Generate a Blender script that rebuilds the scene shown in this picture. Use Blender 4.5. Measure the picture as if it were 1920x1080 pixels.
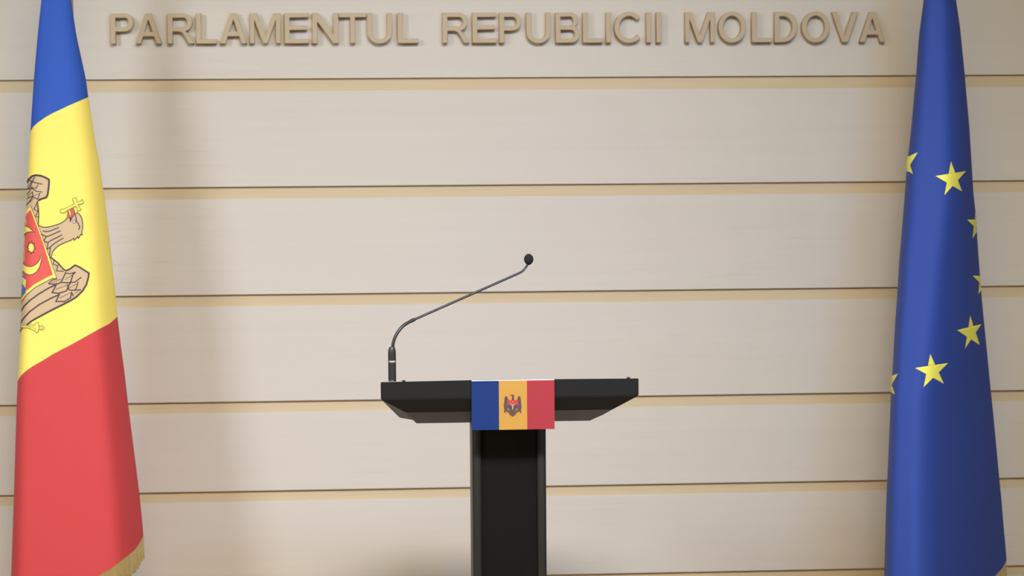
import bpy, bmesh, math, random
from mathutils import Vector, Matrix
from mathutils.geometry import tessellate_polygon

for o in list(bpy.data.objects):
    bpy.data.objects.remove(o, do_unlink=True)
SC = bpy.context.scene
COL = SC.collection
random.seed(7)

# ------------------------------------------------------------------ camera
F_PX = 4500.0
YAW, PITCH, ROLL = math.radians(4.0), math.radians(-3.45), 0.0073
_f = Vector((math.sin(YAW) * math.cos(PITCH), math.cos(YAW) * math.cos(PITCH), math.sin(PITCH)))
_r = Vector((math.cos(YAW), -math.sin(YAW), 0))
_u = _r.cross(_f)
CR = _r * math.cos(ROLL) - _u * math.sin(ROLL)
CU = _u * math.cos(ROLL) + _r * math.sin(ROLL)
CF = _f
DESK_Y = -1.3                                   # front face of the lectern desk; wall panels' front is Y = 0


def ray(px, py):
    return CF + CR * ((px - 960) / F_PX) + CU * ((540 - py) / F_PX)


CAM = Vector((0, DESK_Y, 1.15)) - ray(956.5, 713.5) * 6.0


def at(px, py, Y):
    d = ray(px, py)
    return CAM + d * ((Y - CAM.y) / d.y)


cd = bpy.data.cameras.new('camera')
cd.sensor_width = 36.0
cd.lens = F_PX / 1920 * 36.0
cd.clip_start, cd.clip_end = 0.05, 100
cd.dof.use_dof = True
cd.dof.focus_distance = 6.05
cd.dof.aperture_fstop = 4.5
co = bpy.data.objects.new('camera', cd)
COL.objects.link(co)
co.matrix_world = Matrix((
    (CR.x, CU.x, -CF.x, CAM.x), (CR.y, CU.y, -CF.y, CAM.y), (CR.z, CU.z, -CF.z, CAM.z), (0, 0, 0, 1)))
SC.camera = co

# ------------------------------------------------------------------ world, lights, exposure
SC.view_settings.view_transform = 'Standard'
SC.view_settings.look = 'None'
SC.view_settings.gamma = 1.0
SC.view_settings.use_curve_mapping = False
SC.view_settings.exposure = 0.0
w = bpy.data.worlds.new('room_air')
SC.world = w
w.use_nodes = True
w.node_tree.nodes['Background'].inputs[0].default_value = (1.0, 0.86, 0.70, 1)
w.node_tree.nodes['Background'].inputs[1].default_value = 0.0


def area(name, loc, target, size, power, color, spread=180):
    l = bpy.data.lights.new(name, 'AREA')
    l.shape = 'RECTANGLE'
    l.size, l.size_y = size
    l.energy = power
    l.color = color
    l.spread = math.radians(spread)
    o = bpy.data.objects.new(name, l)
    COL.objects.link(o)
    o.location = loc
    o.rotation_euler = (Vector(target) - Vector(loc)).to_track_quat('-Z', 'Y').to_euler()
    return o


area('key_panel', (0.1, -5.4, 4.25), (-0.12, 0, 0.7), (1.4, 0.6), 16.8, (0.95, 0.86, 1.0), 48)
area('left_panel', (-3.65, -4.2, 3.2), (-1.1, 0, 0.75), (0.9, 0.7), 23.0, (0.79, 0.885, 1.0), 75)
area('right_panel', (1.5, -4.2, 3.2), (-0.3, 0, 0.75), (0.9, 0.7), 11.8, (0.26, 0.54, 1.0), 75)
area('ceiling_panel', (0.0, -5.4, 4.35), (0.0, -5.4, 0), (3.0, 1.0), 252, (1.0, 0.923, 0.40))


# ------------------------------------------------------------------ helpers
def lin(c):
    return tuple((v / 255 / 12.92) if v / 255 <= 0.04045 else ((v / 255 + 0.055) / 1.055) ** 2.4 for v in c)


def mat(name, rgb, rough=0.6, metal=0.0, spec=0.5, sheen=0.0, weave=0.0, coat=0.0):
    m = bpy.data.materials.new(name)
    m.use_nodes = True
    nt = m.node_tree
    b = nt.nodes['Principled BSDF']
    b.inputs['Base Color'].default_value = (*rgb, 1)
    b.inputs['Roughness'].default_value = rough
    b.inputs['Metallic'].default_value = metal
    b.inputs['Specular IOR Level'].default_value = spec
    b.inputs['Sheen Weight'].default_value = sheen
    b.inputs['Coat Weight'].default_value = coat
    if weave:
        tc = nt.nodes.new('ShaderNodeTexCoord')
        nz = nt.nodes.new('ShaderNodeTexNoise')
        nz.inputs['Scale'].default_value = 900
        bp = nt.nodes.new('ShaderNodeBump')
        bp.inputs['Strength'].default_value = weave
        bp.inputs['Distance'].default_value = 0.0004
        nt.links.new(tc.outputs['Object'], nz.inputs['Vector'])
        nt.links.new(nz.outputs['Fac'], bp.inputs['Height'])
        nt.links.new(bp.outputs['Normal'], b.inputs['Normal'])
    return m


def grain_mat(name, c0, c1, fleck, rough, stretch=(0.9, 20, 26), amount=1.0, spec=0.5):
    """pale wood: long streaks along X, a few darker flecks"""
    m = bpy.data.materials.new(name)
    m.use_nodes = True
    nt = m.node_tree
    b = nt.nodes['Principled BSDF']
    b.inputs['Roughness'].default_value = rough
    b.inputs['Specular IOR Level'].default_value = spec
    tc = nt.nodes.new('ShaderNodeTexCoord')
    oi = nt.nodes.new('ShaderNodeObjectInfo')
    off = nt.nodes.new('ShaderNodeVectorMath')
    off.operation = 'MULTIPLY_ADD'
    mul = nt.nodes.new('ShaderNodeVectorMath')
    mul.operation = 'SCALE'
    comb = nt.nodes.new('ShaderNodeCombineXYZ')
    nt.links.new(oi.outputs['Random'], comb.inputs[0])
    nt.links.new(oi.outputs['Random'], comb.inputs[2])
    nt.links.new(comb.outputs[0], mul.inputs[0])
    mul.inputs['Scale'].default_value = 37.0
    off.inputs[1].default_value = stretch
    nt.links.new(tc.outputs['Object'], off.inputs[0])
    nt.links.new(mul.outputs[0], off.inputs[2])
    n1 = nt.nodes.new('ShaderNodeTexNoise')
    n1.inputs['Scale'].default_value = 1.0
    n1.inputs['Detail'].default_value = 6
    n1.inputs['Roughness'].default_value = 0.62
    n1.inputs['Distortion'].default_value = 0.6
    nt.links.new(off.outputs[0], n1.inputs['Vector'])
    r1 = nt.nodes.new('ShaderNodeValToRGB')
    r1.color_ramp.elements[0].position = 0.30
    r1.color_ramp.elements[0].color = (*c0, 1)
    r1.color_ramp.elements[1].position = 0.70
    r1.color_ramp.elements[1].color = (*c1, 1)
    nt.links.new(n1.outputs['Fac'], r1.inputs['Fac'])
    # flecks
    off2 = nt.nodes.new('ShaderNodeVectorMath')
    off2.operation = 'MULTIPLY'
    off2.inputs[1].default_value = (5.5, 5.0, 4.6)
    nt.links.new(off.outputs[0], off2.inputs[0])
    n2 = nt.nodes.new('ShaderNodeTexNoise')
    n2.inputs['Scale'].default_value = 1.0
    n2.inputs['Detail'].default_value = 2
    nt.links.new(off2.outputs[0], n2.inputs['Vector'])
    n3 = nt.nodes.new('ShaderNodeTexNoise')
    n3.inputs['Scale'].default_value = 0.9
    n3.inputs['Detail'].default_value = 1
    nt.links.new(tc.outputs['Object'], n3.inputs['Vector'])
    r2 = nt.nodes.new('ShaderNodeMapRange')
    r2.inputs['From Min'].default_value = 0.60
    r2.inputs['From Max'].default_value = 0.78
    nt.links.new(n2.outputs['Fac'], r2.inputs['Value'])
    r3 = nt.nodes.new('ShaderNodeMapRange')
    r3.inputs['From Min'].default_value = 0.45
    r3.inputs['From Max'].default_value = 0.65
    r3.inputs['To Max'].default_value = 0.8 * amount
    nt.links.new(n3.outputs['Fac'], r3.inputs['Value'])
    mm = nt.nodes.new('ShaderNodeMath')
    mm.operation = 'MULTIPLY'
    nt.links.new(r2.outputs[0], mm.inputs[0])
    nt.links.new(r3.outputs[0], mm.inputs[1])
    mx = nt.nodes.new('ShaderNodeMix')
    mx.data_type = 'RGBA'
    nt.links.new(mm.outputs[0], mx.inputs['Factor'])
    nt.links.new(r1.outputs['Color'], mx.inputs['A'])
    mx.inputs['B'].default_value = (*fleck, 1)
    nt.links.new(mx.outputs['Result'], b.inputs['Base Color'])
    return m


def perforated_mat(name, rgb, hole):
    m = bpy.data.materials.new(name)
    m.use_nodes = True
    nt = m.node_tree
    b = nt.nodes['Principled BSDF']
    b.inputs['Roughness'].default_value = 0.6
    b.inputs['Specular IOR Level'].default_value = 0.18
    tc = nt.nodes.new('ShaderNodeTexCoord')
    cell = (0.0104, 1.0, 0.0060)
    dists = []
    for shift in ((0, 0, 0), (0.0052, 0, 0.0030)):
        a = nt.nodes.new('ShaderNodeVectorMath')
        a.operation = 'ADD'
        a.inputs[1].default_value = shift
        nt.links.new(tc.outputs['Object'], a.inputs[0])
        d = nt.nodes.new('ShaderNodeVectorMath')
        d.operation = 'DIVIDE'
        d.inputs[1].default_value = cell
        nt.links.new(a.outputs[0], d.inputs[0])
        fr = nt.nodes.new('ShaderNodeVectorMath')
        fr.operation = 'FRACTION'
        nt.links.new(d.outputs[0], fr.inputs[0])
        sb = nt.nodes.new('ShaderNodeVectorMath')
        sb.operation = 'SUBTRACT'
        sb.inputs[1].default_value = (0.5, 0.5, 0.5)
        nt.links.new(fr.outputs[0], sb.inputs[0])
        ml = nt.nodes.new('ShaderNodeVectorMath')
        ml.operation = 'MULTIPLY'
        ml.inputs[1].default_value = (cell[0], 0, cell[2])
        nt.links.new(sb.outputs[0], ml.inputs[0])
        ln = nt.nodes.new('ShaderNodeVectorMath')
        ln.operation = 'LENGTH'
        nt.links.new(ml.outputs[0], ln.inputs[0])
        dists.append(ln)
    mn = nt.nodes.new('ShaderNodeMath')
    mn.operation = 'MINIMUM'
    nt.links.new(dists[0].outputs['Value'], mn.inputs[0])
    nt.links.new(dists[1].outputs['Value'], mn.inputs[1])
    mr = nt.nodes.new('ShaderNodeMapRange')
    mr.inputs['From Min'].default_value = 0.0017
    mr.inputs['From Max'].default_value = 0.0021
    nt.links.new(mn.outputs[0], mr.inputs['Value'])
    mx = nt.nodes.new('ShaderNodeMix')
    mx.data_type = 'RGBA'
    mx.inputs['A'].default_value = (*hole, 1)
    mx.inputs['B'].default_value = (*rgb, 1)
    nt.links.new(mr.outputs[0], mx.inputs['Factor'])
    nt.links.new(mx.outputs['Result'], b.inputs['Base Color'])
    return m


def mesh_obj(name, verts, faces, mats, parent=None, idx=None, smooth=False):
    me = bpy.data.meshes.new(name)
    me.from_pydata([tuple(v) for v in verts], [], faces)
    if not isinstance(mats, (list, tuple)):
        mats = [mats]
    for m in mats:
        me.materials.append(m)
    if idx:
        me.polygons.foreach_set('material_index', idx)
    me.polygons.foreach_set('use_smooth', [smooth] * len(me.polygons))
    me.update()
    o = bpy.data.objects.new(name, me)
    COL.objects.link(o)
    if parent:
        o.parent = parent
        o.matrix_parent_inverse = Matrix.Translation(-parent_loc(parent))
    return o


def parent_loc(p):
    return p.location.copy() if p.type == 'EMPTY' else Vector((0, 0, 0))   # meshes keep world coordinates


def bm_obj(name, bm, mats, parent=None, smooth=False, sharp=None):
    bmesh.ops.recalc_face_normals(bm, faces=bm.faces)
    me = bpy.data.meshes.new(name)
    bm.to_mesh(me)
    bm.free()
    if not isinstance(mats, (list, tuple)):
        mats = [mats]
    for m in mats:
        me.materials.append(m)
    me.polygons.foreach_set('use_smooth', [smooth] * len(me.polygons))
    if smooth and sharp:
        me.set_sharp_from_angle(angle=math.radians(sharp))
    o = bpy.data.objects.new(name, me)
    COL.objects.link(o)
    if parent:
        o.parent = parent
        o.matrix_parent_inverse = Matrix.Translation(-parent_loc(parent))
    return o


def add_box(bm, lo, hi, bevel=0.0, seg=2):
    vs = [bm.verts.new((x, y, z)) for x in (lo[0], hi[0]) for y in (lo[1], hi[1]) for z in (lo[2], hi[2])]
    fs = [bm.faces.new([vs[i] for i in q]) for q in
          ((0, 1, 3, 2), (4, 6, 7, 5), (0, 4, 5, 1), (2, 3, 7, 6), (0, 2, 6, 4), (1, 5, 7, 3))]
    if bevel:
        es = list({e for f in fs for e in f.edges})
        bmesh.ops.bevel(bm, geom=es, offset=bevel, segments=seg, affect='EDGES', profile=0.5)


def add_lathe(bm, prof, cx, cy, n=24):
    """prof: (radius, z) pairs from bottom to top"""
    rings = []
    for r, z in prof:
        rings.append([bm.verts.new((cx + r * math.cos(2 * math.pi * k / n), cy + r * math.sin(2 * math.pi * k / n), z))
                      for k in range(n)])
    for a, b in zip(rings, rings[1:]):
        for k in range(n):
            bm.faces.new((a[k], a[(k + 1) % n], b[(k + 1) % n], b[k]))
    bm.faces.new(rings[0][::-1])
    bm.faces.new(rings[-1])


def catmull(pts, n=6):
    pts = [Vector(p) for p in pts]
    out = []
    for i in range(len(pts) - 1):
        p0 = pts[max(i - 1, 0)]
        p1, p2 = pts[i], pts[i + 1]
        p3 = pts[min(i + 2, len(pts) - 1)]
        for k in range(n):
            t = k / n
            out.append(0.5 * ((2 * p1) + (p2 - p0) * t + (2 * p0 - 5 * p1 + 4 * p2 - p3) * t * t
                              + (3 * p1 - p0 - 3 * p2 + p3) * t ** 3))
    out.append(pts[-1])
    return out


def add_tube(bm, path, radii, n=12):
    path = [Vector(p) for p in path]
    rings = []
    up = Vector((0, 1, 0))
    for i, p in enumerate(path):
        t = (path[min(i + 1, len(path) - 1)] - path[max(i - 1, 0)]).normalized()
        a = t.cross(up).normalized()
        b = a.cross(t)
        r = radii if isinstance(radii, (int, float)) else radii[i]
        rings.append([bm.verts.new(p + (a * math.cos(2 * math.pi * k / n) + b * math.sin(2 * math.pi * k / n)) * r)
                      for k in range(n)])
    for a, b in zip(rings, rings[1:]):
        for k in range(n):
            bm.faces.new((a[k], a[(k + 1) % n], b[(k + 1) % n], b[k]))
    bm.faces.new(rings[0][::-1])
    bm.faces.new(rings[-1])


def thing(name, label, cat, loc, group=None):
    o = bpy.data.objects.new(name, None)
    o.empty_display_size = 0.1
    COL.objects.link(o)
    o.location = loc
    o['label'] = label
    o['category'] = cat
    if group:
        o['group'] = group
    return o


def lerp_table(tab, y):
    if y <= tab[0][0]:
        (a, b), (c, d) = tab[0], tab[1]
    elif y >= tab[-1][0]:
        (a, b), (c, d) = tab[-2], tab[-1]
    else:
        for (a, b), (c, d) in zip(tab, tab[1:]):
            if a <= y <= c:
                break
    return b + (d - b) * (y - a) / (c - a)


# ------------------------------------------------------------------ materials
M_PANEL = grain_mat('pale_panel_laminate', (0.582, 0.538, 0.497), (0.602, 0.558, 0.517), (0.49, 0.44, 0.39), 0.5, (0.7, 20, 30))
M_STRIP = grain_mat('tan_backing_board', (0.545, 0.44, 0.285), (0.58, 0.475, 0.315), (0.48, 0.37, 0.24), 0.55, amount=0.5)
M_LETTER = mat('letter_wood', (0.48, 0.385, 0.265), 0.55)
M_CARPET = mat('floor_parquet', (0.46, 0.33, 0.21), 0.5)
M_WHITE = mat('ceiling_paint', (0.72, 0.68, 0.62), 0.9)
M_WALLP = mat('side_wall_paint', (0.50, 0.42, 0.33), 0.9)
M_BLACK = mat('black_powder_coat', (0.0095, 0.0102, 0.0122), 0.5, spec=0.3)
M_BLACK_POST = mat('black_metal_post', (0.0235, 0.0235, 0.0225), 0.4, spec=0.35)
M_MESH = perforated_mat('perforated_black_sheet', (0.0058, 0.006, 0.006), (0.001, 0.001, 0.001))
M_INNER = mat('column_inside', (0.01, 0.01, 0.01), 0.8)
M_MIC = mat('microphone_black', (0.035, 0.037, 0.042), 0.32)
M_FOAM = mat('microphone_foam', (0.022, 0.022, 0.026), 0.95, spec=0.2)
M_ROD = mat('microphone_rod', (0.085, 0.075, 0.085), 0.3, metal=0.6)
M_SILVER = mat('silver_print', (0.45, 0.47, 0.5), 0.4)
M_CHROME = mat('chrome', (0.6, 0.6, 0.62), 0.25, metal=1.0)
M_FBLUE = mat('flag_blue_cloth', (0.030, 0.098, 0.50), 0.7, spec=0.25, weave=0.25)
M_FYEL = mat('flag_yellow_cloth', (0.96, 0.80, 0.175), 0.7, spec=0.25, weave=0.25)
M_FRED = mat('flag_red_cloth', (0.60, 0.062, 0.070), 0.7, spec=0.25, weave=0.25)
M_EBLUE = mat('flag_navy_cloth', (0.034, 0.076, 0.40), 0.7, spec=0.25, weave=0.25)
M_STAR = mat('flag_star_yellow', (1.0, 0.97, 0.17), 0.7, spec=0.25, weave=0.25)
M_FRINGE = mat('gold_fringe_thread', (0.50, 0.37, 0.14), 0.5, sheen=0.3)
M_POLE = mat('varnished_pole', (0.42, 0.27, 0.12), 0.35, coat=0.3)
M_BRASS = mat('brass', (0.70, 0.50, 0.20), 0.3, metal=1.0)
M_EBROWN = mat('print_brown', (0.62, 0.45, 0.28), 0.65)
M_EDARK = mat('print_dark', (0.055, 0.028, 0.045), 0.65)
M_EOLIVE = mat('print_olive', (0.30, 0.23, 0.05), 0.65)
M_ERED = mat('print_red', (0.74, 0.095, 0.085), 0.65)
M_EBLU = mat('print_blue', (0.06, 0.13, 0.42), 0.65)
M_EYEL = M_FYEL
M_EWHITE = mat('print_white', (0.75, 0.75, 0.72), 0.65)
M_CBLUE = mat('card_blue', (0.005, 0.032, 0.180), 0.6, spec=0.3)
M_CYEL = mat('card_yellow', (0.57, 0.315, 0.065), 0.6, spec=0.3)
M_CRED = mat('card_red', (0.39, 0.037, 0.055), 0.6, spec=0.3)
M_CPAPER = mat('card_paper', (0.85, 0.84, 0.85), 0.5)
M_CBROWN = mat('card_print_brown', (0.12, 0.062, 0.05), 0.6)
M_CPURPLE = mat('card_print_grey', (0.10, 0.066, 0.072), 0.6)
M_CNAVY = mat('card_print_navy', (0.05, 0.055, 0.17), 0.5)
M_CDRED = mat('card_print_red', (0.50, 0.05, 0.06), 0.5)

# ------------------------------------------------------------------ room
RX0, RX1, RY0, RZ1 = -6.5, 6.5, -11.5, 4.4
BACK_Y = 0.012


def shell(name, lo, hi, m):
    bm = bmesh.new()
    add_box(bm, lo, hi)
    o = bm_obj(name, bm, m)
    o['kind'] = 'structure'
    return o


shell('floor', (RX0, RY0, -0.1), (RX1, BACK_Y + 0.15, 0), M_CARPET)
shell('ceiling', (RX0, RY0, RZ1), (RX1, BACK_Y + 0.15, RZ1 + 0.1), M_WHITE)
shell('wall_left', (RX0 - 0.1, RY0, 0), (RX0, BACK_Y + 0.15, RZ1), M_WALLP)
shell('wall_right', (RX1, RY0, 0), (RX1 + 0.1, BACK_Y + 0.15, RZ1), M_WALLP)
shell('wall_front', (RX0, RY0 - 0.1, 0), (RX1, RY0, RZ1), M_WALLP)
wall = shell('wall_back', (RX0, BACK_Y, 0), (RX1, BACK_Y + 0.15, RZ1), M_STRIP)

# horizontal cladding boards with tan gaps; bottoms and tops read off the middle of the picture
lines = [145.0, 346.0, 546.5, 745.5, 912.0, 1079.0]
tops = [168.5, 368.5, 568.5, 766.5, 932.0, 1098.5]
zb = [at(960, y, 0).z for y in lines]
zt = [at(960, y, 0).z for y in tops]
boards = [(zb[0], zb[0] + (zt[0] - zb[1]))]
for i in range(5):
    boards.append((zb[i + 1], zt[i]))
z1, pitch, gap = zt[5], zb[4] - zb[5], zb[5] - zt[5]
while z1 - 0.1 > 0.12:
    z0 = max(z1 - (pitch - gap), 0.06)
    boards.append((z0, z1))
    z1 = z0 - gap
z0 = boards[0][1] + gap
while z0 < RZ1 - 0.1:
    z1 = min(z0 + (zt[0] - zb[1]), RZ1 - 0.01)
    boards.append((z0, z1))
    z0 = z1 + gap
for z0, z1 in boards:
    bm = bmesh.new()
    add_box(bm, (RX0 + 0.005, 0, z0), (RX1 - 0.005, BACK_Y + 0.002, z1), 0.0012, 2)
    bm_obj('panel', bm, M_PANEL, wall)

# ------------------------------------------------------------------ raised letters
ST, SH = 0.165, 0.145


def arc(cx, cy, rx, ry, a0, a1, n=12):
    return [(cx + rx * math.cos(math.radians(a0 + (a1 - a0) * k / n)),
             cy + ry * math.sin(math.radians(a0 + (a1 - a0) * k / n))) for k in range(n + 1)]


def glyph(ch, w):
    t, h = ST, SH
    if ch == 'I':
        return [[(0, 0), (w, 0), (w, 1), (0, 1)]]
    if ch == 'L':
        return [[(0, 0), (w, 0), (w, h), (t, h), (t, 1), (0, 1)]]
    if ch == 'T':
        c = w / 2
        return [[(c - t / 2, 0), (c + t / 2, 0), (c + t / 2, 1 - h), (w, 1 - h), (w, 1), (0, 1), (0, 1 - h), (c - t / 2, 1 - h)]]
    if ch == 'E':
        return [[(0, 0), (w, 0), (w, h), (t, h), (t, .44), (w * .93, .44), (w * .93, .44 + h), (t, .44 + h), (t, 1 - h),
                 (w * .98, 1 - h), (w * .98, 1), (0, 1)]]
    if ch == 'N':
        return [[(0, 0), (t, 0), (t, .72), (w - t * 1.05, 0), (w, 0), (w, 1), (w - t, 1), (w - t, .28), (t * 1.05, 1), (0, 1)]]
    if ch == 'M':
        c = w / 2
        return [[(0, 0), (t * .9, 0), (t * .9, .78), (c - t * .45, 0), (c + t * .45, 0), (w - t * .9, .78), (w - t * .9, 0), (w, 0),
                 (w, 1), (w - t * 1.4, 1), (c, .24), (t * 1.4, 1), (0, 1)]]
    if ch in 'AV':
        c = w / 2
        a = t * 0.58
        if ch == 'V':
            return [[(c - a, 0), (c + a, 0), (w, 1), (w - t * 1.08, 1), (c, .20), (t * 1.08, 1), (0, 1)]]
        def xi(y):      # inner edge of the left leg
            return t * 1.08 + (c - t * 1.08) * y / 0.83
        return [[(0, 0), (t * 1.08, 0), (xi(.24), .24), (w - xi(.24), .24), (w - t * 1.08, 0), (w, 0), (c + a, 1), (c - a, 1)],
                [(xi(.24 + h), .24 + h), (w - xi(.24 + h), .24 + h), (c, .80)]]
    if ch == 'U':
        c = w / 2
        return [[(0, 1)] + arc(c, .36, c, .38, 180, 360, 18) + [(w, 1), (w - t, 1)]
                + arc(c, .36, c - t, .38 - h, 360, 180, 18) + [(t, 1)]]
    if ch == 'O':
        c = w / 2
        return [arc(c, .5, c, .52, 0, 345, 23), arc(c, .5, c - t, .52 - h, 0, 345, 23)]
    if ch == 'C':
        c = w * .52
        return [arc(c, .5, c, .52, 42, 318, 24) + arc(c, .5, c - t, .52 - h, 322, 38, 24)]
    if ch == 'D':
        r = w * .62
        return [[(0, 0)] + arc(w - r, .5, r, .5, -90, 90, 18) + [(0, 1)],
                [(t, h)] + arc(w - r, .5, r - t, .5 - h, -90, 90, 18) + [(t, 1 - h)]]
    if ch in 'PR':
        y0 = .40
        ry = (1 - y0) / 2
        rx = min(.30, w * .45)
        e = w if ch == 'P' else w * .94
        hole = [(t, y0 + h)] + arc(e - rx, y0 + ry, rx - t, ry - h, -90, 90, 12) + [(t, 1 - h)]
        if ch == 'P':
            return [[(0, 0), (t, 0), (t, y0)] + arc(e - rx, y0 + ry, rx, ry, -90, 90, 14) + [(0, 1)], hole]
        leg = [(w * .44, y0), (w * .55, .36), (w * .64, .26), (w * .76, .06), (w * .80, 0), (w, 0), (w * .93, .10), (w * .82, .27), (w * .68, y0 + .005)]
        return [[(0, 0), (t, 0), (t, y0)] + leg + arc(e - rx, y0 + ry, rx, ry, -80, 90, 14) + [(0, 1)], hole]
    if ch == 'B':
        y0 = .47
        return [[(0, 0)] + arc(w - .29, .275, .29, .275, -90, 55, 12) + arc(w * .94 - .26, .75, .26, .25, -48, 90, 12) + [(0, 1)],
                [(t, h)] + arc(w - .29, .285, .29 - t, .285 - h + .0, -90, 90, 10) + [(t, y0 - .04)],
                [(t, y0 + h - .05)] + arc(w * .94 - .26, .715, .26 - t, .715 - .565, -90, 90, 10) + [(t, 1 - h)]]


WORDS = [
    ('PARLAMENTUL', [(207.5, 251), (254, 303.5), (314.5, 364), (368, 406), (413, 463), (469, 526), (534, 579.5), (586, 635), (636, 687), (689, 735.5), (746, 784.5)]),
    ('REPUBLICII', [(830, 880.5), (886, 931.5), (936.5, 978), (987, 1033), (1042, 1087), (1093, 1131), (1136.5, 1146), (1152, 1205.5), (1212, 1221.5), (1231, 1240.5)]),
    ('MOLDOVA', [(1285, 1340.5), (1347, 1399), (1410, 1447.5), (1452.5, 1495), (1503.5, 1556), (1560, 1609), (1612, 1660)])]
ORD = ['first', 'second', 'third', 'fourth', 'fifth', 'sixth', 'seventh', 'eighth', 'ninth', 'tenth', 'eleventh']
LET_Y = -0.024
for word, spans in WORDS:
    for i, (ch, (xa, xb)) in enumerate(zip(word, spans)):
        xm = (xa + xb) / 2
        base = 82.0 - (xm - 207) * 0.0023
        top = base - 56.8
        A, B, T = at(xa, base, LET_Y), at(xb, base, LET_Y), at(xm, top, LET_Y)
        H = T.z - (A.z + B.z) / 2
        W = (B.x - A.x) / H
        cu = bpy.data.curves.new('letter', 'CURVE')
        cu.dimensions = '2D'
        cu.fill_mode = 'BOTH'
        cu.extrude = -LET_Y / 2 - 0.0012
        cu.bevel_depth = 0.0012
        cu.offset = -0.0012
        cu.bevel_resolution = 1
        for loop in glyph(ch, W):
            sp = cu.splines.new('POLY')
            sp.points.add(len(loop) - 1)
            for p, (x, y) in zip(sp.points, loop):
                p.co = (x * H, y * H, 0, 1)
            sp.use_cyclic_u = True
        tmp = bpy.data.objects.new('tmp', cu)
        COL.objects.link(tmp)
        bpy.context.view_layer.update()
        me = bpy.data.meshes.new_from_object(tmp.evaluated_get(bpy.context.evaluated_depsgraph_get()))
        bpy.data.objects.remove(tmp, do_unlink=True)
        bpy.data.curves.remove(cu)
        me.materials.clear()
        me.materials.append(M_LETTER)
        o = bpy.data.objects.new('letter', me)
        COL.objects.link(o)
        o.rotation_euler = (math.pi / 2, 0, 0)
        o.location = (A.x, LET_Y / 2, (A.z + B.z) / 2)
        same = [k for k in range(len(word)) if word[k] == ch]
        where = f'{ORD[i]} letter of the word {word}' if i < len(word) - 1 else f'last letter of the word {word}'
        o['label'] = f'raised tan letter {ch} on the pale wall, {where}'
        o['category'] = 'letter'
        o['group'] = 'raised letters of the sign on the wall'


# ------------------------------------------------------------------ draped cloth and print on it
def lerp_clamp(tab, y):
    return lerp_table(tab, max(tab[0][0], min(tab[-1][0], y)))


class Drape:
    """a furled flag: silhouette edges in the picture, a real bulging front at its own distance and a folded back"""

    def __init__(self, left, right, Y0, depth, s0, pl, pr, tilt=0.0, folds=()):
        self.L, self.R = left, right
        self.Y0, self.depth, self.s0, self.pl, self.pr, self.tilt, self.folds = Y0, depth, s0, pl, pr, tilt, folds

    def ends(self, y):
        return lerp_table(self.L, y), lerp_table(self.R, y)

    def sx(self, x, y):
        a, b = self.ends(y)
        return (x - a) / (b - a)

    def bulge(self, s, y):
        """the cross-section, eased so that the ridge stays soft like cloth"""
        w = min(0.26, max(0.0, 1 - abs(s)) * 0.45)
        if w < 0.01:
            return self.section(s, y)
        return sum(self.section(s + w * (k - 3) / 3, y) * (1, 2, 3, 4, 3, 2, 1)[k] for k in range(7)) / 16.0

    def section(self, s, y):
        s = max(-1.0, min(1.0, s))
        s0 = lerp_clamp(self.s0, y)
        if s > s0:
            q, p = (s - s0) / (1 - s0), self.pr
        else:
            q, p = (s0 - s) / (1 + s0), (lerp_clamp(self.pl, y), 0.5)
        lean = self.tilt * q if s <= s0 else 0.0
        if s > s0 and isinstance(p[0], list):
            p = (lerp_clamp(p[0], y), lerp_clamp(p[1], y))
        b = (1 - q ** p[0]) ** p[1]
        if lean:
            b *= 1 - lean
        for c, wd, amp in self.folds:
            b += amp * math.exp(-((s - c) / wd) ** 2) * min(1, (1 - abs(s)) * 5)
        return b

    def pt(self, x, y):
        a, b = self.ends(y)
        hw = (b - a) / 2
        s = (x - (a + b) / 2) / hw
        k = (hw / 110.0) ** 1.45
        if abs(s) <= 1:
            return at(x, y, self.Y0 - self.depth * k * self.bulge(s, y))
        e = (abs(s) - 1) * hw / 650.0
        p = at(a if s < 0 else b, y, self.Y0)
        return p + Vector((e * (0.25 if s < 0 else -0.25), e, 0))

    def normal(self, x, y):
        d = 0.6
        n = (self.pt(x + d, y) - self.pt(x - d, y)).cross(self.pt(x, y - d) - self.pt(x, y + d))
        n.normalize()
        return n if n.y < 0.3 else -n

    def cloth(self, name, bands, mats, parent, ns=64, rows=(30, 40, 46)):
        """bands: boundary curves, each a table s01 -> y, top to bottom"""
        ss = [0.5 - 0.5 * math.cos(math.pi * k / ns) for k in range(ns + 1)]
        nb = 14
        verts, faces, idx = [], [], []
        ncol = ns + 1 + nb - 1
        prev = None
        for bi in range(len(bands) - 1):
            n = rows[bi]
            for r in range(n + 1):
                if bi and r == 0:
                    continue
                t = r / n
                row = []
                ys = []
                for s in ss:
                    y = lerp_table(bands[bi], s) * (1 - t) + lerp_table(bands[bi + 1], s) * t
                    a, b = self.ends(y)
                    row.append(self.pt(a + (b - a) * s, y))
                pr, pl = row[-1], row[0]
                width = (pr - pl).length
                for k in range(1, nb):
                    q = k / nb
                    p = pr.lerp(pl, q)
                    p.y += width * (0.16 * math.sin(math.pi * q) + 0.10 * math.sin(3 * math.pi * q) ** 2 * math.sin(math.pi * q))
                    row.append(p)
                base = len(verts)
                verts += row
                if prev is not None:
                    for k in range(ncol):
                        k2 = (k + 1) % ncol
                        faces.append((prev + k, base + k, base + k2, prev + k2))
                        idx.append(bi)
                prev = base
        return mesh_obj(name, verts, faces, mats, parent, idx, smooth=True)


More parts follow.
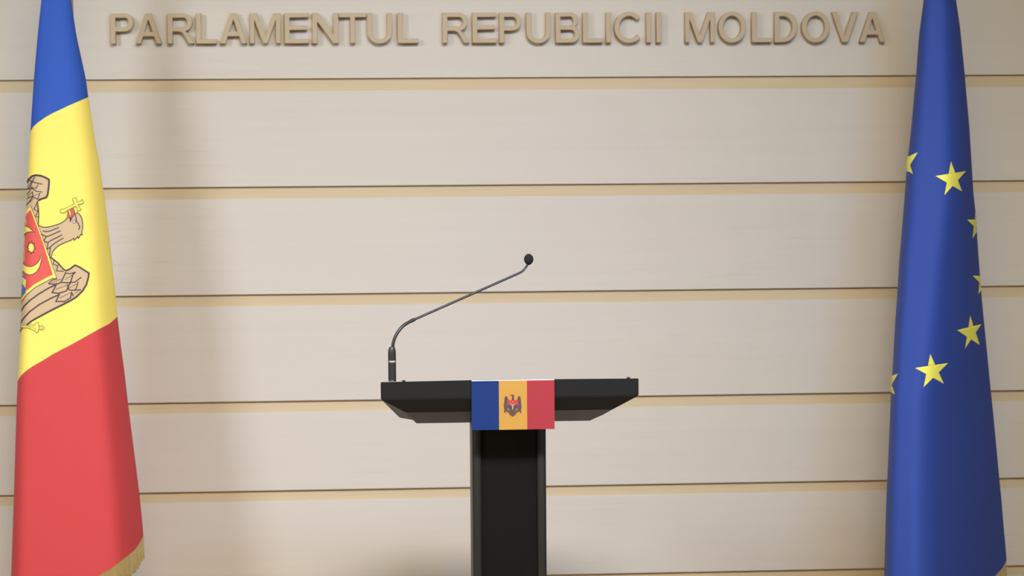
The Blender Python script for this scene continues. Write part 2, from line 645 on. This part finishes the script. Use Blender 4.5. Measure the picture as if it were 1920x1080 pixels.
class Print:
    """flat print laid on a surface: filled shapes and strokes"""

    def __init__(self, surf, lift, maxlen=4.0):
        self.surf, self.lift, self.maxlen = surf, lift, maxlen
        self.v, self.f, self.i, self.mats = [], [], [], []
        self.layer = 1

    def _mat(self, m):
        if m not in self.mats:
            self.mats.append(m)
        return self.mats.index(m)

    def tris(self, T, m):
        mi = self._mat(m)
        stack = list(T)
        keep = {}
        while stack:
            a, b, c = stack.pop()
            e = [((a - b).length, 0), ((b - c).length, 1), ((c - a).length, 2)]
            l, k = max(e)
            if l > self.maxlen:
                if k == 0:
                    d = (a + b) / 2
                    stack += [(a, d, c), (d, b, c)]
                elif k == 1:
                    d = (b + c) / 2
                    stack += [(a, b, d), (a, d, c)]
                else:
                    d = (c + a) / 2
                    stack += [(a, b, d), (d, b, c)]
                continue
            ids = []
            for p in (a, b, c):
                key = (round(p.x, 4), round(p.y, 4))
                if key not in keep:
                    keep[key] = len(self.v)
                    q, n = self.surf.pt(p.x, p.y), self.surf.normal(p.x, p.y)
                    self.v.append(q + n * (self.lift * self.layer))
                ids.append(keep[key])
            self.f.append(tuple(ids))
            self.i.append(mi)

    def fill(self, pts, m, layer=None):
        if layer:
            self.layer = layer
        P = [Vector((x, y)) for x, y in pts]
        T = tessellate_polygon([[Vector((p.x, p.y, 0)) for p in P]])
        self.tris([(P[a], P[b], P[c]) for a, b, c in T], m)

    def stroke(self, pts, m, wid, layer=None, closed=False, smooth=False):
        if layer:
            self.layer = layer
        P = [Vector((x, y)) for x, y in pts]
        if smooth:
            P = [Vector((p.x, p.y)) for p in catmull([(p.x, p.y, 0) for p in P], 4)]
        if closed:
            P.append(P[0])
        h = wid * 0.58
        L, R = [], []
        n = len(P)
        for k in range(n):
            if closed and k in (0, n - 1):
                d0, d1 = (P[0] - P[-2]), (P[1] - P[0])
            else:
                d0 = P[k] - P[k - 1] if k else P[1] - P[0]
                d1 = P[k + 1] - P[k] if k < n - 1 else P[-1] - P[-2]
            d0, d1 = d0.normalized(), d1.normalized()
            m_ = d0 + d1
            m_ = m_.normalized() if m_.length > 1e-4 else d0
            nn = Vector((-m_.y, m_.x))
            c = max(0.5, abs(m_.dot(d1)))
            L.append(P[k] + nn * (h / c))
            R.append(P[k] - nn * (h / c))
        T = []
        for k in range(n - 1):
            T += [(L[k], R[k], R[k + 1]), (L[k], R[k + 1], L[k + 1])]
        self.tris(T, m)

    def build(self, name, parent):
        return mesh_obj(name, self.v, self.f, self.mats, parent, self.i, smooth=True)


def disc(cx, cy, rx, ry, n=16):
    return [(cx + rx * math.cos(2 * math.pi * k / n), cy + ry * math.sin(2 * math.pi * k / n)) for k in range(n)]


def fringe(D, hem, parent, s_from, s_to, n, length):
    verts, faces = [], []
    rnd = random.Random(3)
    for lay in range(3):
        for k in range(n):
            s = s_from + (s_to - s_from) * (k + rnd.random()) / n
            y = lerp_table(hem, s) - 1
            a, b = D.ends(y)
            p = D.pt(a + (b - a) * s, y) + Vector((0, 0.001 + 0.002 * lay, 0))
            ln = length * rnd.uniform(0.85, 1.08)
            dx, dy = rnd.gauss(0, 0.0018), rnd.gauss(0, 0.002)
            wd = rnd.uniform(0.0011, 0.0017)
            c = len(verts)
            for t in (0, 0.5, 1):
                q = p + Vector((dx * t * t, dy * t, -ln * t))
                for ang in (0.5, 2.6, 4.7):
                    verts.append(q + Vector((math.cos(ang) * wd, math.sin(ang) * wd, 0)))
            for t in range(2):
                for j in range(3):
                    i0, i1 = c + 3 * t + j, c + 3 * t + (j + 1) % 3
                    faces.append((i0, i1, i1 + 3, i0 + 3))
            faces.append((c + 6, c + 7, c + 8))
    o = mesh_obj('fringe', verts, faces, M_FRINGE, parent)
    o['kind'] = 'stuff'
    return o


def pole_and_base(root, x, y, ztop):
    bm = bmesh.new()
    add_lathe(bm, [(0.0125, 0.05), (0.0125, ztop)], x, y, 20)
    bm_obj('pole', bm, M_POLE, root, True, 40)
    bm = bmesh.new()
    add_lathe(bm, [(0.014, ztop - 0.01), (0.02, ztop + 0.005), (0.012, ztop + 0.02), (0.02, ztop + 0.05), (0.024, ztop + 0.075),
                   (0.014, ztop + 0.12), (0.002, ztop + 0.17)], x, y, 20)
    bm_obj('finial', bm, M_BRASS, root, True, 50)
    bm = bmesh.new()
    add_lathe(bm, [(0.15, 0.0), (0.15, 0.012), (0.13, 0.03), (0.045, 0.05), (0.022, 0.075), (0.022, 0.16), (0.014, 0.17)], x, y, 32)
    bm_obj('base', bm, M_BRASS, root, True, 40)


# ---- national flag (left)
MD = Drape(
    left=[(-185, 95), (0, 77.5), (68, 70.5), (145, 63.7), (247, 57), (300, 53.4), (350, 50.8), (410, 47.8), (475, 45), (560, 40.8),
          (630, 38), (660, 36.2), (715, 33), (758, 31), (929, 26), (1048, 22), (1160, 18.5)],
    right=[(-185, 107), (0, 133.5), (68, 143.5), (113, 153.5), (148, 161), (181, 165.5), (268, 179), (300, 185.5), (345, 192),
           (400, 200), (467, 207.5), (553, 217), (592, 220), (650, 227), (690, 232.5), (755, 240), (839, 250.5), (922, 261),
           (985, 267.5), (1008, 269), (1040, 271.5), (1160, 280)],
    Y0=-0.42, depth=0.13, s0=[(100, 0.2), (350, 0.4), (750, 0.5)], pl=[(120, 2.4), (300, 8.0), (600, 24.0)], pr=([(100, 2.0), (700, 1.5)], [(100, 0.7), (700, 0.85)]), tilt=0.15)
p0 = at(127.5, 0, -0.42)
flag = thing('flag', 'blue, yellow and red striped flag with an eagle emblem, hanging furled on a pole', 'flag', (p0.x, -0.40, 0))
pole_and_base(flag, p0.x, -0.40, at(100, -215, -0.42).z)


def s_table(D, pts):
    return sorted((D.sx(x, y), y) for x, y in pts)


by = s_table(MD, [(57, 247), (62, 238), (72, 229), (85, 220), (100, 211.5), (130, 197.5), (165.5, 182)])
yr = s_table(MD, [(33, 714), (38, 706), (48, 696), (62, 686), (80, 676), (100, 663.5), (130, 648), (180, 620), (205, 607), (220, 594)])
hem = [(0, 1150), (0.4, 1115), (0.655, 1079), (0.75, 1065), (0.865, 1044), (0.93, 1031), (0.97, 1018), (1, 1005)]
MD.cloth('cloth', [[(0, -185), (1, -185)], by, yr, hem], [M_FBLUE, M_FYEL, M_FRED], flag)
fringe(MD, hem, flag, 0.0, 1.0, 260, 0.062)


def zA(*p):
    return [(30 + x / 6.75, 320 + y / 6.75) for x, y in p]


def zB(*p):
    return [(80 + x / 8.31, 350 + y / 8.31) for x, y in p]


def zC(*p):
    return [(30 + x / 6.35, 470 + y / 6.35) for x, y in p]


LIFT = 0.00035
em = Print(MD, LIFT)
# upper wing
up = zA((130, 540), (122, 470), (128, 360), (138, 250), (150, 150), (170, 105), (205, 72), (250, 57), (310, 63), (370, 85), (420, 115), (416, 200),
        (402, 300), (385, 338), (320, 358), (288, 378), (282, 400), (288, 470), (288, 560), (282, 700), (240, 640), (190, 450))
em.fill(up, M_EBROWN, 2)
em.stroke(zA((145, 160), (165, 110), (205, 72), (250, 57), (310, 63), (370, 85), (420, 115), (416, 200), (402, 300), (385, 338), (320, 358),
             (286, 376)), M_EDARK, 3.0, 4)
em.stroke(zA((284, 376), (275, 400), (287, 470), (290, 560), (284, 690)), M_EDARK, 1.5, 4)
for l, wd in ((((160, 115), (215, 142), (275, 160), (335, 172)), 1.6), (((240, 82), (212, 130), (190, 190), (145, 240)), 1.6),
              (((150, 235), (205, 225), (260, 262), (335, 272)), 1.6), (((282, 175), (255, 225), (200, 215)), 1.4),
              (((135, 355), (210, 325), (250, 350), (285, 362)), 1.7), (((212, 265), (215, 325)), 1.5), (((305, 285), (278, 355)), 1.5),
              (((140, 305), (185, 245), (205, 200)), 1.5), (((215, 330), (178, 388), (130, 440)), 1.5), (((275, 385), (252, 440), (232, 482)), 1.4),
              (((222, 480), (278, 520), (250, 575), (285, 590)), 1.4), (((150, 205), (200, 140)), 0.9), (((225, 320), (300, 288)), 0.9),
              (((165, 410), (225, 355)), 0.9), (((148, 330), (205, 270)), 0.9), (((262, 420), (282, 520)), 1.0)):
    em.stroke(zA(*l), M_EDARK, wd, 3)
# neck and head
neck = zA((262, 640), (284, 690)) + zB((0, 630), (60, 633), (150, 615), (240, 588), (310, 555), (355, 520), (382, 485), (430, 505), (465, 480),
       (505, 420), (540, 405), (575, 430), (605, 480), (622, 560), (622, 640), (610, 700), (615, 755), (595, 740), (585, 760), (560, 805),
       (545, 775), (530, 800), (495, 835), (485, 805), (440, 835), (350, 870), (260, 910), (200, 960), (160, 1010), (138, 1080)) + \
       zC((440, 20), (415, 80), (395, 60))
em.fill(neck, M_EBROWN, 2)
em.stroke(zA((284, 690)) + zB((0, 630), (60, 633), (150, 615), (240, 588), (310, 555), (355, 520), (382, 485), (390, 420), (398, 370)), M_EDARK, 1.5, 4)
em.stroke(zB((505, 420), (540, 405), (575, 430), (605, 480), (622, 560), (622, 640), (610, 700), (615, 755), (595, 740), (585, 760), (560, 805),
             (545, 775), (530, 800), (495, 835), (485, 805), (440, 835), (350, 870), (260, 910), (200, 960), (160, 1010), (138, 1080)) +
          zC((415, 80)), M_EDARK, 1.4, 4)
for l in (((0, 690), (60, 702), (120, 690), (255, 635)), ((-20, 735), (20, 765), (60, 775), (110, 765), (280, 688)),
          ((60, 775), (15, 845), (80, 872), (120, 845), (305, 750)), ((85, 875), (72, 978), (120, 940), (190, 880), (325, 800)),
          ((120, 945), (105, 1080)), ((505, 430), (520, 480), (525, 540), (555, 570), (575, 620), (565, 675))):
    em.stroke(zB(*l), M_EDARK, 1.7, 3)
em.fill(zB((430, 330), (465, 325), (490, 360), (500, 410), (495, 440), (462, 490), (440, 470), (447, 400), (425, 345)), M_ERED, 5)
em.fill(zB((392, 375), (402, 390), (428, 485), (390, 492), (381, 472)), M_ERED, 5)
em.stroke(zB((425, 345), (447, 400), (440, 470)), M_EDARK, 1.0, 6)
em.stroke(zB((395, 375), (428, 485)), M_EDARK, 1.0, 6)
em.stroke(zB((430, 328), (465, 325), (490, 360), (500, 415), (462, 490)), M_EDARK, 1.1, 6)
em.fill(zB((415, 480), (445, 475), (462, 492), (430, 562)), M_EDARK, 6)
em.fill(disc(80 + 493 / 8.31, 350 + 545 / 8.31, 3.3, 3.7), M_EDARK, 5)
em.fill(disc(80 + 493 / 8.31, 350 + 545 / 8.31, 2.3, 2.7), M_EWHITE, 6)
em.fill(disc(80 + 493 / 8.31, 350 + 545 / 8.31, 0.95, 1.1, 8), M_EDARK, 7)
# lower wing
em.fill(zC((405, 70), (455, 108), (500, 143), (560, 213), (600, 240), (640, 220), (705, 172), (760, 195), (868, 268), (862, 315), (840, 400),
           (795, 475), (720, 550), (640, 600), (540, 650), (400, 720), (270, 790), (190, 835), (130, 885), (62, 885), (50, 820), (58, 700),
           (75, 600), (200, 450), (330, 370), (460, 320), (440, 200)), M_EBROWN, 2)
em.stroke(zC((595, 240), (640, 220), (705, 172), (760, 198), (868, 268), (862, 315), (840, 400), (795, 475), (720, 550), (640, 600), (540, 650),
             (400, 720), (270, 790), (190, 835), (130, 885)), M_EDARK, 2.7, 4)
em.stroke(zC((405, 75), (455, 110), (500, 145), (560, 215), (598, 242)), M_EDARK, 2.2, 4)
em.stroke(zC((470, 410), (400, 440), (280, 510), (170, 590), (100, 660), (62, 720)), M_EDARK, 2.3, 3)
em.stroke(zC((515, 525), (420, 565), (280, 640), (160, 730), (90, 810), (60, 860)), M_EDARK, 2.3, 3)
for l, wd in ((((388, 392), (430, 350), (490, 335)), 1.6), (((385, 392), (440, 402), (520, 388), (545, 360), (575, 300), (592, 262)), 1.9),
              (((485, 400), (430, 500), (510, 508), (600, 480), (630, 415), (655, 365), (680, 280), (712, 255)), 2.0),
              (((520, 512), (475, 605), (580, 605), (650, 562), (665, 490)), 2.0), (((540, 378), (620, 382), (700, 375), (740, 345), (780, 318)), 1.9),
              (((610, 400), (632, 470), (700, 470), (775, 465)), 1.7), (((662, 490), (682, 545)), 1.7), (((742, 368), (722, 440), (695, 480)), 1.7),
              (((580, 262), (640, 275), (712, 255)), 1.6), (((455, 112), (443, 160), (488, 177), (525, 165)), 1.4),
              (((498, 180), (482, 240), (570, 245)), 1.6), (((470, 462), (615, 408)), 0.9), (((515, 567), (655, 500)), 0.9),
              (((585, 345), (675, 288)), 0.9), (((635, 445), (742, 385)), 0.9), (((420, 385), (540, 335)), 0.9), (((690, 520), (760, 470)), 0.9)):
    em.stroke(zC(*l), M_EDARK, wd, 3)
emblem = em.build('emblem', flag)
# shield
sh = Print(MD, LIFT)
outer = [(38, 405), (49, 396), (58.9, 386.7), (83.5, 455), (107, 522), (99, 521.5), (93, 524.5), (66, 539), (51, 552), (38, 570)]
sh.fill(outer, M_EYEL, 5)
sh.stroke(outer[2:5], M_EDARK, 0.8, 6)
sh.stroke(outer[4:], M_EDARK, 0.8, 6)
red = [(38, 413), (49, 404), (58.3, 393), (80.8, 455), (99.2, 515), (88, 520), (65, 533), (50, 546), (49, 530), (44, 510), (36, 500)]
sh.fill(red, M_ERED, 6)
sh.fill(zC((75, 230), (100, 290), (130, 345), (122, 500), (60, 575), (20, 600), (20, 230)), M_EBLU, 7)
sh.fill(zC((92, 315), (130, 350), (121, 445), (85, 385), (85, 330)), M_EYEL, 8)
sh.fill(zA((100, 700), (120, 702), (150, 705), (185, 727), (215, 762), (242, 782), (200, 772), (160, 777), (130, 795), (115, 820), (95, 830)), M_EYEL, 7)
sh.stroke(zA((118, 700), (150, 705), (185, 727), (215, 762), (245, 783), (200, 772), (160, 777), (130, 795), (112, 830)), M_EDARK, 1.1, 8)
sh.fill(zC((80, 130), (105, 165), (140, 185), (180, 192), (220, 178), (260, 145), (290, 100), (312, 45), (305, 120), (285, 190), (250, 250), (205, 283),
           (165, 290), (125, 275), (75, 220)), M_EYEL, 7)
sh.stroke(zC((95, 150), (115, 172), (140, 185), (180, 192), (220, 178), (260, 145), (290, 100), (312, 45), (305, 120), (285, 190), (250, 250), (205, 283),
             (165, 290), (125, 275), (90, 238)), M_EDARK, 1.1, 8)


def burst(c, ro, ri, n=8, rot=0.12):
    out = []
    for k in range(2 * n):
        a = math.pi * k / n + rot
        r = ro if k % 2 == 0 else ri
        out.append((c[0] + r[0] * math.sin(a), c[1] - r[1] * math.cos(a)))
    return out


sh.fill(burst((59.6, 464.4), (8.4, 13.8), (5.4, 8.6)), M_EDARK, 7)
sh.fill(burst((59.6, 464.4), (5.6, 9.6), (4.2, 6.8)), M_EYEL, 8)
sh.build('shield', emblem)
# cross in the beak
cr = Print(MD, LIFT)
cpts = zB((275, 395), (290, 352), (330, 350), (380, 330), (500, 265), (465, 205), (480, 182), (525, 170), (525, 200), (542, 248), (600, 217),
          (615, 198), (635, 250), (622, 264), (552, 280), (575, 330), (597, 355), (580, 370), (538, 382), (543, 350), (522, 302), (390, 367),
          (330, 410), (290, 405))
cr.fill(cpts, M_EYEL, 7)
cr.stroke(cpts, M_EOLIVE, 1.1, 8, closed=True)
cr.build('cross', emblem)
mc = Print(MD, LIFT)
mpts = zC((55, 888), (100, 888), (165, 905), (165, 885), (220, 880), (245, 858), (265, 853), (272, 880), (276, 902), (320, 893), (342, 918), (320, 943),
          (276, 935), (268, 960), (250, 977), (220, 948), (165, 930), (165, 922), (60, 912))
mc.fill(mpts, M_EYEL, 5)
mc.stroke(mpts, M_EOLIVE, 1.0, 6, closed=True)
mc.stroke(zC((170, 900), (215, 900), (240, 885)), M_EOLIVE, 0.8, 6)
mc.stroke(zC((170, 915), (215, 922), (240, 940)), M_EOLIVE, 0.8, 6)
mc.stroke(zC((270, 882), (280, 918), (268, 955)), M_EOLIVE, 1.2, 6)
mc.stroke(zC((305, 895), (310, 940)), M_EOLIVE, 0.8, 6)
mc.stroke(zC((48, 985), (62, 940), (85, 918)), M_EDARK, 1.3, 6)
mc.build('mace', emblem)

# ---- european flag (right)
EU = Drape(
    left=[(-185, 1756), (0, 1731.7), (67, 1723), (140, 1717.7), (190, 1713), (245, 1708), (270, 1705.5), (285, 1703.5), (300, 1701), (345, 1698),
          (423, 1691.7), (490, 1686), (560, 1681.7), (610, 1678), (680, 1674.5), (735, 1670.7), (800, 1668), (870, 1665), (930, 1662), (1000, 1660),
          (1080, 1658), (1180, 1655)],
    right=[(-185, 1768), (0, 1792.7), (50, 1800), (90, 1804), (140, 1809), (187, 1813), (240, 1817.7), (293, 1821), (360, 1825), (400, 1829.5),
           (440, 1832), (485, 1835), (525, 1838), (580, 1842.7), (620, 1846.7), (670, 1851.7), (720, 1856.5), (770, 1861.7), (825, 1867), (890, 1873),
           (940, 1878), (990, 1882), (1020, 1885), (1045, 1887), (1180, 1896)],
    Y0=-0.42, depth=0.45, s0=[(200, 0.12), (340, 0.2), (520, -0.12), (760, -0.42)], pl=[(100, 6), (300, 10), (700, 16.0)], pr=([(200, 2.0), (800, 1.4)], [(200, 0.7), (800, 0.9)]), tilt=0.12)
p0 = at(1762, 0, -0.42)
flag2 = thing('flag', 'dark blue flag with yellow five-pointed stars, hanging furled on a pole', 'flag', (p0.x, -0.40, 0))
pole_and_base(flag2, p0.x, -0.40, at(1762, -215, -0.42).z)
hem2 = [(0, 1180), (0.7, 1110), (0.9, 1080), (0.965, 1065), (1, 1050)]
EU.cloth('cloth', [[(0, -185), (1, -185)], hem2], [M_EBLUE], flag2, rows=(110,))
fringe(EU, hem2, flag2, 0.0, 1.0, 260, 0.062)
STARS = [
    [(1694, 268), (1721, 285.7), (1712, 326), (1690, 338), (1674, 306)],
    [(1782.7, 302.7), (1811, 320.7), (1803.5, 359), (1770.5, 366), (1754, 330)],
    [(1828.5, 398), (1846, 412), (1842, 440), (1823, 447), (1813, 412)],
    [(1838, 502), (1856, 518), (1852, 546), (1834, 552), (1823.5, 517)],
    [(1818.7, 592), (1839.5, 608), (1836.7, 647), (1809, 653.5), (1794, 619)],
    [(1744, 664), (1777.5, 680.5), (1769.5, 719.5), (1731.5, 726), (1716, 690)],
    [(1660, 684), (1684, 700.5), (1678.6, 740), (1655, 752), (1642, 716)],
]


def isect(a, b, c, d):
    a, b, c, d = map(Vector, (a, b, c, d))
    r, s = b - a, d - c
    t = ((c - a).x * s.y - (c - a).y * s.x) / (r.x * s.y - r.y * s.x)
    return tuple(a + r * t)


for tips in STARS:
    pts = []
    for k in range(5):
        pts.append(tips[k])
        pts.append(isect(tips[k], tips[(k + 2) % 5], tips[(k + 1) % 5], tips[(k - 1) % 5]))
    s = Print(EU, LIFT * 2)
    s.fill(pts, M_STAR, 1)
    s.build('star', flag2)

# ------------------------------------------------------------------ lectern
lect = thing('lectern', 'black lectern with a wide tapered desk on a slim perforated column', 'lectern', (0, DESK_Y + 0.2, 0))
HW = 0.3235
ZT, ZB0, ZR1, ZR2 = 1.150, 1.1075, 1.066, 1.036
YF = DESK_Y


def ring(bm, hwf, hwb, yf, yb, zf, zbk):
    return [bm.verts.new(p) for p in ((-hwf, yf, zf), (hwf, yf, zf), (hwb, yb, zbk), (-hwb, yb, zbk))]


bm = bmesh.new()
rs = [ring(bm, 0.2285, 0.222, YF + 0.26, YF + 0.36, 1.0155, 1.011),
      ring(bm, 0.2605, 0.2715, YF + 0.028, YF + 0.33, 1.0705, 1.0234),
      ring(bm, HW, HW - 0.045, YF, YF + 0.42, ZB0, ZB0 - 0.060),
      ring(bm, HW, HW - 0.045, YF, YF + 0.42, ZT, ZT - 0.072)]
for a, b in zip(rs, rs[1:]):
    for k in range(4):
        bm.faces.new((a[k], a[(k + 1) % 4], b[(k + 1) % 4], b[k]))
bm.faces.new(rs[0][::-1])
top_face = bm.faces.new(rs[-1])
bmesh.ops.bevel(bm, geom=list(bm.edges), offset=0.0018, segments=2, affect='EDGES')
bm_obj('desk', bm, M_BLACK, lect)
# thin top plate, slightly crowned
bm = bmesh.new()
prof = [(-HW + 0.001, -0.003), (HW - 0.001, -0.003), (HW - 0.001, 0.0006), (0.10, 0.0018), (-0.06, 0.0024), (-HW + 0.001, 0.0003)]
fr = [bm.verts.new((x, YF + 0.002, ZT + z)) for x, z in prof]
bk = [bm.verts.new((x * 0.86, YF + 0.418, ZT + z - 0.0713)) for x, z in prof]
bm.faces.new(fr)
bm.faces.new(bk[::-1])
for k in range(6):
    bm.faces.new((fr[k], fr[(k + 1) % 6], bk[(k + 1) % 6], bk[k]))
bm_obj('top_plate', bm, M_BLACK, lect)
# rim strip along the front of the desk top and the sloping reading surface
bm = bmesh.new()
add_box(bm, (-HW + 0.07, YF + 0.395, ZT - 0.074), (HW - 0.07, YF + 0.41, ZT - 0.058), 0.002)
bm_obj('paper_stop', bm, M_BLACK, lect)
for x, py in ((757, 0), (1178, 0)):
    q = at(x, 711, YF + 0.03)
    bm = bmesh.new()
    add_lathe(bm, [(0.0045, ZT - 0.004), (0.0045, ZT + 0.0010), (0.003, ZT + 0.0019)], q.x, YF + 0.028, 14)
    bm_obj('screw', bm, M_MIC, lect, True, 40)
# column: two rounded posts, perforated front panel, dark inside, rear panel
CYF = YF + 0.10
xl, xr = at(885.5, 830, CYF).x, at(1024.0, 830, CYF).x
pw = 0.0235
for side, (a, b) in enumerate(((xl, xl + pw), (xr - pw, xr))):
    bm = bmesh.new()
    add_box(bm, (a, CYF, 0.03), (b, CYF + 0.13, 1.046), 0.0085, 4)
    bm_obj('post', bm, M_BLACK_POST, lect, True, 50)
bm = bmesh.new()
add_box(bm, (xl + pw - 0.002, CYF + 0.014, 0.03), (xr - pw + 0.002, CYF + 0.017, 1.044))
bm_obj('perforated_panel', bm, M_MESH, lect)
bm = bmesh.new()
add_box(bm, (xl + pw - 0.002, CYF + 0.105, 0.03), (xr - pw + 0.002, CYF + 0.110, 1.044))
bm_obj('rear_panel', bm, M_BLACK_POST, lect)
bm = bmesh.new()
add_box(bm, (-0.24, YF + 0.0, 0.0), (0.24, YF + 0.40, 0.032), 0.006, 2)
bm_obj('base_plate', bm, M_BLACK, lect)

# ---- flag card hanging on the desk front
CARD_Y = YF - 0.006
c_tl, c_br = at(884, 714.5, CARD_Y), at(1040, 803.5, CARD_Y)
cx0, cx1 = c_tl.x, c_br.x
cz1 = (at(884, 714, CARD_Y).z + at(1040, 711, CARD_Y).z) / 2
cz0 = (at(885, 807.5, CARD_Y).z + at(1040, 803.5, CARD_Y).z) / 2
card = thing('flag_card', 'small printed card with a blue, yellow and red flag hung on the lectern front', 'sign', (0.5 * (cx0 + cx1), CARD_Y, cz0))
verts, faces, idx = [], [], []
xs = [cx0 + (cx1 - cx0) * t for t in (0, 0.329, 0.668, 1)]
for x in xs:
    for y in (CARD_Y, CARD_Y + 0.004):
        for z in (cz0, cz1 - 0.0016):
            verts.append((x, y, z))
for k in range(3):
    a, b = 4 * k, 4 * k + 4
    faces += [(a, b, b + 1, a + 1), (a + 2, a + 3, b + 3, b + 2), (a + 1, b + 1, b + 3, a + 3), (a, a + 2, b + 2, b)]
    idx += [k, 3, 3, 3]
faces += [(0, 1, 3, 2), (12, 14, 15, 13)]
idx += [0, 2]
mesh_obj('board', verts, faces, [M_CBLUE, M_CYEL, M_CRED, M_CPAPER], card, idx)
bm = bmesh.new()          # the folded white flap that hooks it over the desk edge
add_box(bm, (cx0 + 0.0005, CARD_Y + 0.0002, cz1 - 0.0018), (cx1 - 0.0005, CARD_Y + 0.0055, cz1 + 0.0002), 0.0004, 1)
bm_obj('top_flap', bm, M_CPAPER, card)


class Flat:
    def pt(self, x, y):
        return at(x, y, CARD_Y)

    def normal(self, x, y):
        return Vector((0, -1, 0))


def zF(*p, flip=False):
    return [(920 + ((1484 - x) if flip else x) / 18.0, 730 + y / 18.0) for x, y in p]


ce = Print(Flat(), 0.0002, 40)
for fl in (False, True):
    wing = ((465, 300), (490, 245), (530, 228), (572, 265), (585, 335), (580, 450), (582, 690), (575, 760), (530, 745), (450, 828), (465, 720), (440, 590),
            (455, 450))
    ce.fill(zF(*wing, flip=fl), M_CPURPLE, 1)
    ce.stroke(zF((480, 300), (500, 450), (495, 700), flip=fl), M_CBROWN, 1.2, 2)
    ce.stroke(zF((540, 280), (545, 450), (550, 720), flip=fl), M_CBROWN, 1.0, 2)
    ce.fill(zF((455, 700), (500, 690), (455, 825), flip=fl), M_CBROWN, 2)
    ce.stroke(zF((690, 690), (590, 790), flip=fl), M_CBROWN, 2.0, 2)
    ce.stroke(zF((650, 650), (560, 770), flip=fl), M_CBROWN, 1.6, 2)
ce.fill(zF((680, 670), (800, 670), (865, 830), (742, 928), (615, 840)), M_CBROWN, 3)
ce.stroke(zF((742, 690), (742, 900)), M_CPURPLE, 0.9, 4)
ce.stroke(zF((700, 700), (670, 840)), M_CPURPLE, 0.9, 4)
ce.stroke(zF((784, 700), (814, 840)), M_CPURPLE, 0.9, 4)
ce.fill(zF((700, 400), (715, 300), (728, 245), (700, 225), (655, 212), (672, 170), (700, 180), (760, 170), (792, 215), (790, 400)), M_CBROWN, 3)
ce.fill(zF((655, 210), (668, 165), (715, 185), (710, 222)), M_CDRED, 4)
ce.fill(zF((432, 490), (465, 480), (460, 545), (430, 540)), M_CDRED, 3)
cemb = ce.build('emblem', card)
cs = Print(Flat(), 0.0002, 40)
cs.fill(zF((575, 335), (660, 365), (742, 378), (830, 365), (910, 335), (935, 520), (900, 620), (742, 690), (590, 630), (555, 500)), M_CDRED, 5)
cs.fill(zF((570, 530), (715, 520), (735, 690), (640, 660), (590, 620)), M_CNAVY, 6)
cs.fill(zF((914, 530), (769, 520), (749, 690), (844, 660), (894, 620)), M_CNAVY, 6)
cs.fill(zF((722, 680), (715, 560), (640, 470), (650, 455), (700, 500), (742, 515), (784, 500), (834, 455), (844, 470), (769, 560), (762, 680)), M_CYEL, 7)
cs.fill(disc(920 + 742 / 18, 730 + 420 / 18, 1.3, 1.3, 8), M_CYEL, 7)
cs.build('shield', cemb)

# ---- gooseneck microphone on the desk
mb = at(735.5, 714.5, YF + 0.03)
mic = thing('microphone', 'black gooseneck microphone standing on the lectern desk', 'microphone', (mb.x, YF + 0.03, ZT - 0.0006))
MX, MY = mb.x, YF + 0.03
ppm = 745.0


def mz(py):
    return at(735.5, py, MY).z


bm = bmesh.new()
add_lathe(bm, [(0.0100, ZT - 0.0006), (0.0100, mz(690)), (0.0100, mz(662)), (0.0090, mz(655)), (0.0070, mz(651)), (0.004, mz(650))], MX, MY, 28)
sleeve = bm_obj('sleeve', bm, M_MIC, mic, True, 40)
bm = bmesh.new()
add_lathe(bm, [(0.0102, mz(679)), (0.0102, mz(675.8))], MX, MY, 28)
# only the printed front of the band
bm.faces.ensure_lookup_table()
bmesh.ops.delete(bm, geom=[f for f in bm.faces if len(f.verts) > 4 or f.calc_center_median().y > MY - 0.0055], context='FACES')
bm_obj('silver_mark', bm, M_SILVER, sleeve, True)
bm = bmesh.new()
add_lathe(bm, [(0.0102, ZT - 0.0004), (0.0102, ZT + 0.0035)], MX, MY, 28)
bm_obj('base_ring', bm, M_CHROME, sleeve, True, 40)
path_px = [(736.5, 653, 0), (737, 645, 0), (740, 634, .002), (746.5, 622, .006), (756, 611, .012), (768, 603.3, .02), (775, 600, .024)]
lower = catmull([at(x, y, MY + d) for x, y, d in path_px], 6)
bm = bmesh.new()
add_tube(bm, lower, 0.0042, 14)
bm_obj('lower_gooseneck', bm, M_MIC, mic, True, 50)
bm = bmesh.new()
d0 = (lower[-1] - lower[-4]).normalized()
add_tube(bm, [lower[-1] - d0 * 0.007, lower[-1] - d0 * 0.002, lower[-1] + d0 * 0.004], [0.0047, 0.0049, 0.0042], 14)
bm_obj('collar', bm, M_MIC, mic, True, 50)
bm = bmesh.new()
a, b = at(775, 600, MY + .024), at(973, 512.3, MY + .115)
add_tube(bm, [a.lerp(b, t / 8) for t in range(9)], 0.0031, 14)
bm_obj('rod', bm, M_ROD, mic, True, 50)
upper = catmull([b, at(979, 508.8, MY + .118), at(985, 502.5, MY + .121), at(989, 496, MY + .122), at(991, 488, MY + .123)], 6)
bm = bmesh.new()
add_tube(bm, upper, 0.0029, 14)
bm_obj('upper_gooseneck', bm, M_MIC, mic, True, 50)
hc = at(991.3, 486.5, MY + .123)
bm = bmesh.new()
bmesh.ops.create_uvsphere(bm, u_segments=24, v_segments=16, radius=1.0)
for v in bm.verts:
    x, y, z = v.co
    k = 1.0 if z > 0 else 1 - 0.22 * z * z
    v.co = hc + Vector((x * 0.0122 * k, y * 0.0122 * k, z * 0.0145))
bm_obj('windscreen', bm, M_FOAM, mic, True)
